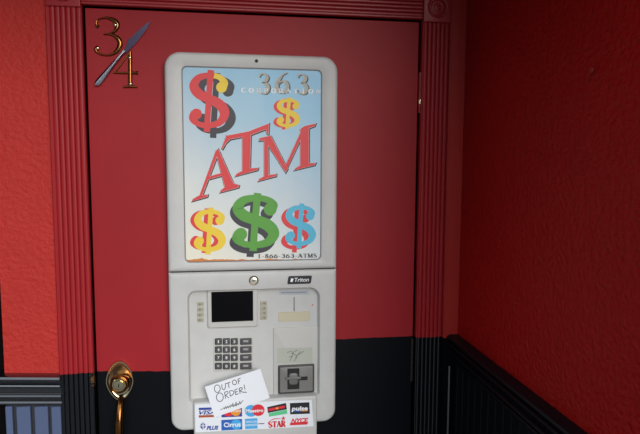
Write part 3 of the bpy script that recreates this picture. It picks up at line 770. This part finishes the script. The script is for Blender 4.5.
# ------------------------------------------------------------------ sticker of card logos
STY = CHY-.0008
Z4 = lambda u, v: (180+u/4.267, 360+v/4.267)
cc = [P(*Z4(*p), STY) for p in ((63, 190), (562, 170), (570, 283), (66, 309))]
st = empty('payment_sticker', (cc[3].x, STY, cc[3].z), 'white sticker with rows of card logos below the keypad of the cash machine', 'sticker')
b = bmesh.new(); loft(b, [([(p.x, p.z) for p in cc], CHY-.0001), ([(p.x, p.z) for p in cc], STY)]); obj('backing', b, I['paper'], st)
def logo(label, mats, fn):
    a = Art(STY, Z4); fn(a); o = a.done('logo', [I[k_] for k_ in mats], st); o['label'] = label; return o
def L1f(a):
    a.poly([(80, 204), (160, 201), (160, 211), (80, 214)], 0, .0002); a.poly([(80, 236), (160, 233), (160, 243), (80, 246)], 1, .0002)
    a.text('VISA', 82, 234, 70, 18, 0, .0002, shear=.35, bold=.03, rot=-.035)
logo('blue and brown striped card logo', ['navy', 'brown'], L1f)
def L2f(a):
    a.poly([(176, 199), (264, 195), (265, 241), (177, 245)], 0, .0002); a.disc(205, 220, 22, 21, 1, .0003); a.disc(238, 218, 22, 21, 2, .0004)
    a.text('MasterCard', 182, 224, 78, 9, 3, .0005, bold=.02, rot=-.04)
logo('red and yellow circles on navy', ['navy', 'sred', 'orange', 'white'], L2f)
def L3f(a):
    a.disc(303, 217, 27, 25, 0, .0002); a.disc(334, 214, 27, 25, 1, .0003); a.text('Maestro', 280, 225, 76, 15, 2, .0005, shear=.1, bold=.03, rot=-.04)
logo('overlapping blue and red circles', ['sky', 'sred', 'white'], L3f)
def L4f(a):
    a.poly([(372, 201), (452, 183), (456, 210), (375, 226)], 0, .0002); a.poly([(378, 227), (456, 211), (458, 229), (380, 242)], 1, .0002)
    a.poly([(376, 208), (446, 194), (448, 204), (378, 218)], 2, .0003); a.disc(414, 206, 6, 5, 3, .0004)
logo('black, red and green striped card logo', ['black', 'mint', 'sred', 'orange'], L4f)
def L5f(a):
    a.poly([(469, 184), (552, 180), (554, 229), (470, 232)], 0, .0002); a.text('pulse', 476, 222, 70, 24, 1, .0004, shear=.15, bold=.04, rot=-.03)
    a.stroke([(480, 220, 3), (505, 219, 4), (520, 218, 4)], mi=2, lift=.0003); a.stroke([(515, 218, 4), (530, 217, 4), (546, 216, 3)], mi=3, lift=.0003)
logo('black card logo with white lettering', ['black', 'white', 'royal', 'orange'], L5f)
def L6f(a):
    a.poly([(83, 282), (98, 263), (112, 281), (98, 300)], 0, .0002)
    a.poly([(96, 264), (100, 264), (101, 299), (97, 299)], 1, .0003); a.poly([(84, 279), (111, 278), (111, 282), (84, 283)], 1, .0003)
    a.text('PLUS', 113, 299, 52, 18, 0, .0004, shear=.3, bold=.05, rot=-.03)
logo('navy globe card logo', ['navy', 'white'], L6f)
def L7f(a):
    a.poly([(176, 256), (265, 251), (266, 296), (177, 301)], 0, .0002); a.disc(240, 275, 23, 21, 1, .0003); a.text('Cirrus', 187, 287, 72, 20, 2, .0005, bold=.03, rot=-.05)
logo('royal blue card logo with white lettering', ['royal', 'sky', 'white'], L7f)
def L8f(a):
    a.poly([(277, 251), (330, 248), (331, 292), (278, 295)], 0, .0002); a.text('AMERICAN', 280, 269, 48, 9, 1, .0004, bold=.01, rot=-.05); a.text('EXPRESS', 280, 283, 48, 9, 1, .0004, bold=.01, rot=-.05)
    a.stroke([(334, 272, 3.5), (360, 271, 3.5)], mi=2, lift=.0003)
logo('sky blue square card logo', ['sky', 'white', 'dark'], L8f)
def L9f(a):
    for i, ch in enumerate('STAR'):
        if ch == 'R' or ch in GL: serif(a, ch, 375+i*18.5, 263-i*1.2, 20, 25, mi=0, lift=.0003, fat=2.0)
    pts = []
    for i in range(10):
        r = 11 if i % 2 == 0 else 4.5; t_ = -math.pi/2+math.pi*i/5; pts.append((441+r*math.cos(t_), 249+r*math.sin(t_)))
    a.poly(pts, 0, .0003); a.stroke([(380, 262, 1.5), (400, 252, 4), (430, 249, 2)], mi=0, lift=.0003)
logo('red star card logo', ['sred'], L9f)
def L10f(a):
    a.poly([(470, 279), (474, 263), (550, 258), (546, 274)], 1, .0002); a.text('NYCE', 473, 270, 76, 20, 0, .0003, shear=.35, bold=.05, rot=-.05)
    a.poly([(468, 279), (471, 267), (548, 262), (543, 275)], 0, .0004)
logo('red slanted card logo', ['sred', 'white'], L10f)

# ------------------------------------------------------------------ handwritten note
NY = STY-.0022
Z7 = lambda u, v: (190+u/5.8625, 360+v/5.8625)
cn = [P(*Z7(*p), NY) for p in ((87, 157), (412, 51), (468, 222), (143, 338))]
note = empty('paper_note', (cn[3].x, NY, cn[3].z), 'white paper note with handwriting, stuck askew over the card logo sticker', 'note')
b = bmesh.new()
G = 10; grid = []
for j in range(G+1):
    row = []
    for i in range(G+1):
        s_, t_ = i/G, j/G; q = (cn[0]*(1-s_)+cn[1]*s_)*(1-t_)+(cn[3]*(1-s_)+cn[2]*s_)*t_
        row.append(b.verts.new(q))
    grid.append(row)
for j in range(G):
    for i in range(G): b.faces.new((grid[j][i], grid[j][i+1], grid[j+1][i+1], grid[j+1][i]))
ex = bmesh.ops.extrude_face_region(b, geom=b.faces[:]); bmesh.ops.translate(b, verts=[v for v in ex['geom'] if isinstance(v, bmesh.types.BMVert)], vec=(0, .0004, 0))
obj('sheet', b, mat('note_paper', srgb(238, 238, 242), .7), note)
a = Art(NY-.0003, Z7)
def ell(cx, cy, rx, ry, t=.0): return [(cx+rx*math.cos(t+2*math.pi*i/12), cy+ry*math.sin(t+2*math.pi*i/12)) for i in range(13)]
H = [ell(160, 168, 17, 22, -1.2), [(186, 142), (189, 166), (198, 174), (206, 164), (208, 136)], [(211, 139), (237, 129)], [(224, 134), (230, 163)],
     ell(261, 131, 12, 14, -1.0), [(281, 111), (286, 141)], [(279, 113), (296, 106)], [(283, 126), (294, 121)],
     ell(175, 218, 20, 25, -1.2), [(203, 189), (208, 227)], [(203, 190), (219, 184), (223, 194), (208, 208)], [(208, 207), (229, 222)],
     [(232, 182), (237, 213)], [(230, 182), (250, 180), (257, 195), (238, 213)], [(262, 175), (268, 204)], [(261, 176), (279, 168)], [(265, 189), (279, 184)], [(268, 204), (285, 197)],
     [(288, 166), (294, 197)], [(287, 167), (302, 161), (306, 171), (292, 181)], [(292, 180), (308, 188), (332, 190)], [(317, 145), (322, 172)], [(324, 179), (326, 183)],
     [(178, 291), (196, 285)], [(198, 276), (202, 287), (208, 273), (213, 285), (219, 270), (224, 282), (230, 268), (236, 279)],
     [(236, 279), (240, 262), (247, 273), (252, 252), (254, 274), (262, 262), (266, 270), (270, 246), (273, 268), (281, 254), (286, 264), (292, 242), (296, 258), (304, 244), (313, 237)]]
for i, s_ in enumerate(H): a.stroke(s_, 3.9 if i < 22 else 3.2, 0, .00002*i % .0002, n=5)
a.done('handwriting', [I['black']], note)

# ------------------------------------------------------------------ nail in the right wall
q = PX(595, 70, xw)
b = bmesh.new()
N = 16; R = [[b.verts.new((xw-h_, q.y+r*math.cos(2*math.pi*i/N), q.z+r*math.sin(2*math.pi*i/N))) for i in range(N)] for r, h_ in ((.0022, 0), (.0022, .005), (.0055, .0055), (.0058, .007), (.004, .0085))]
for A, B in zip(R, R[1:]):
    for i in range(N): b.faces.new((A[i], A[(i+1) % N], B[(i+1) % N], B[i]))
b.faces.new(R[-1][::-1]); b.faces.new(R[0])
tag(obj('nail', b, mat('nail_red', (.32, .014, .011, 1), .35), smooth=True, loc=q), 'red painted nail head sticking out of the dark red right wall', 'nail')
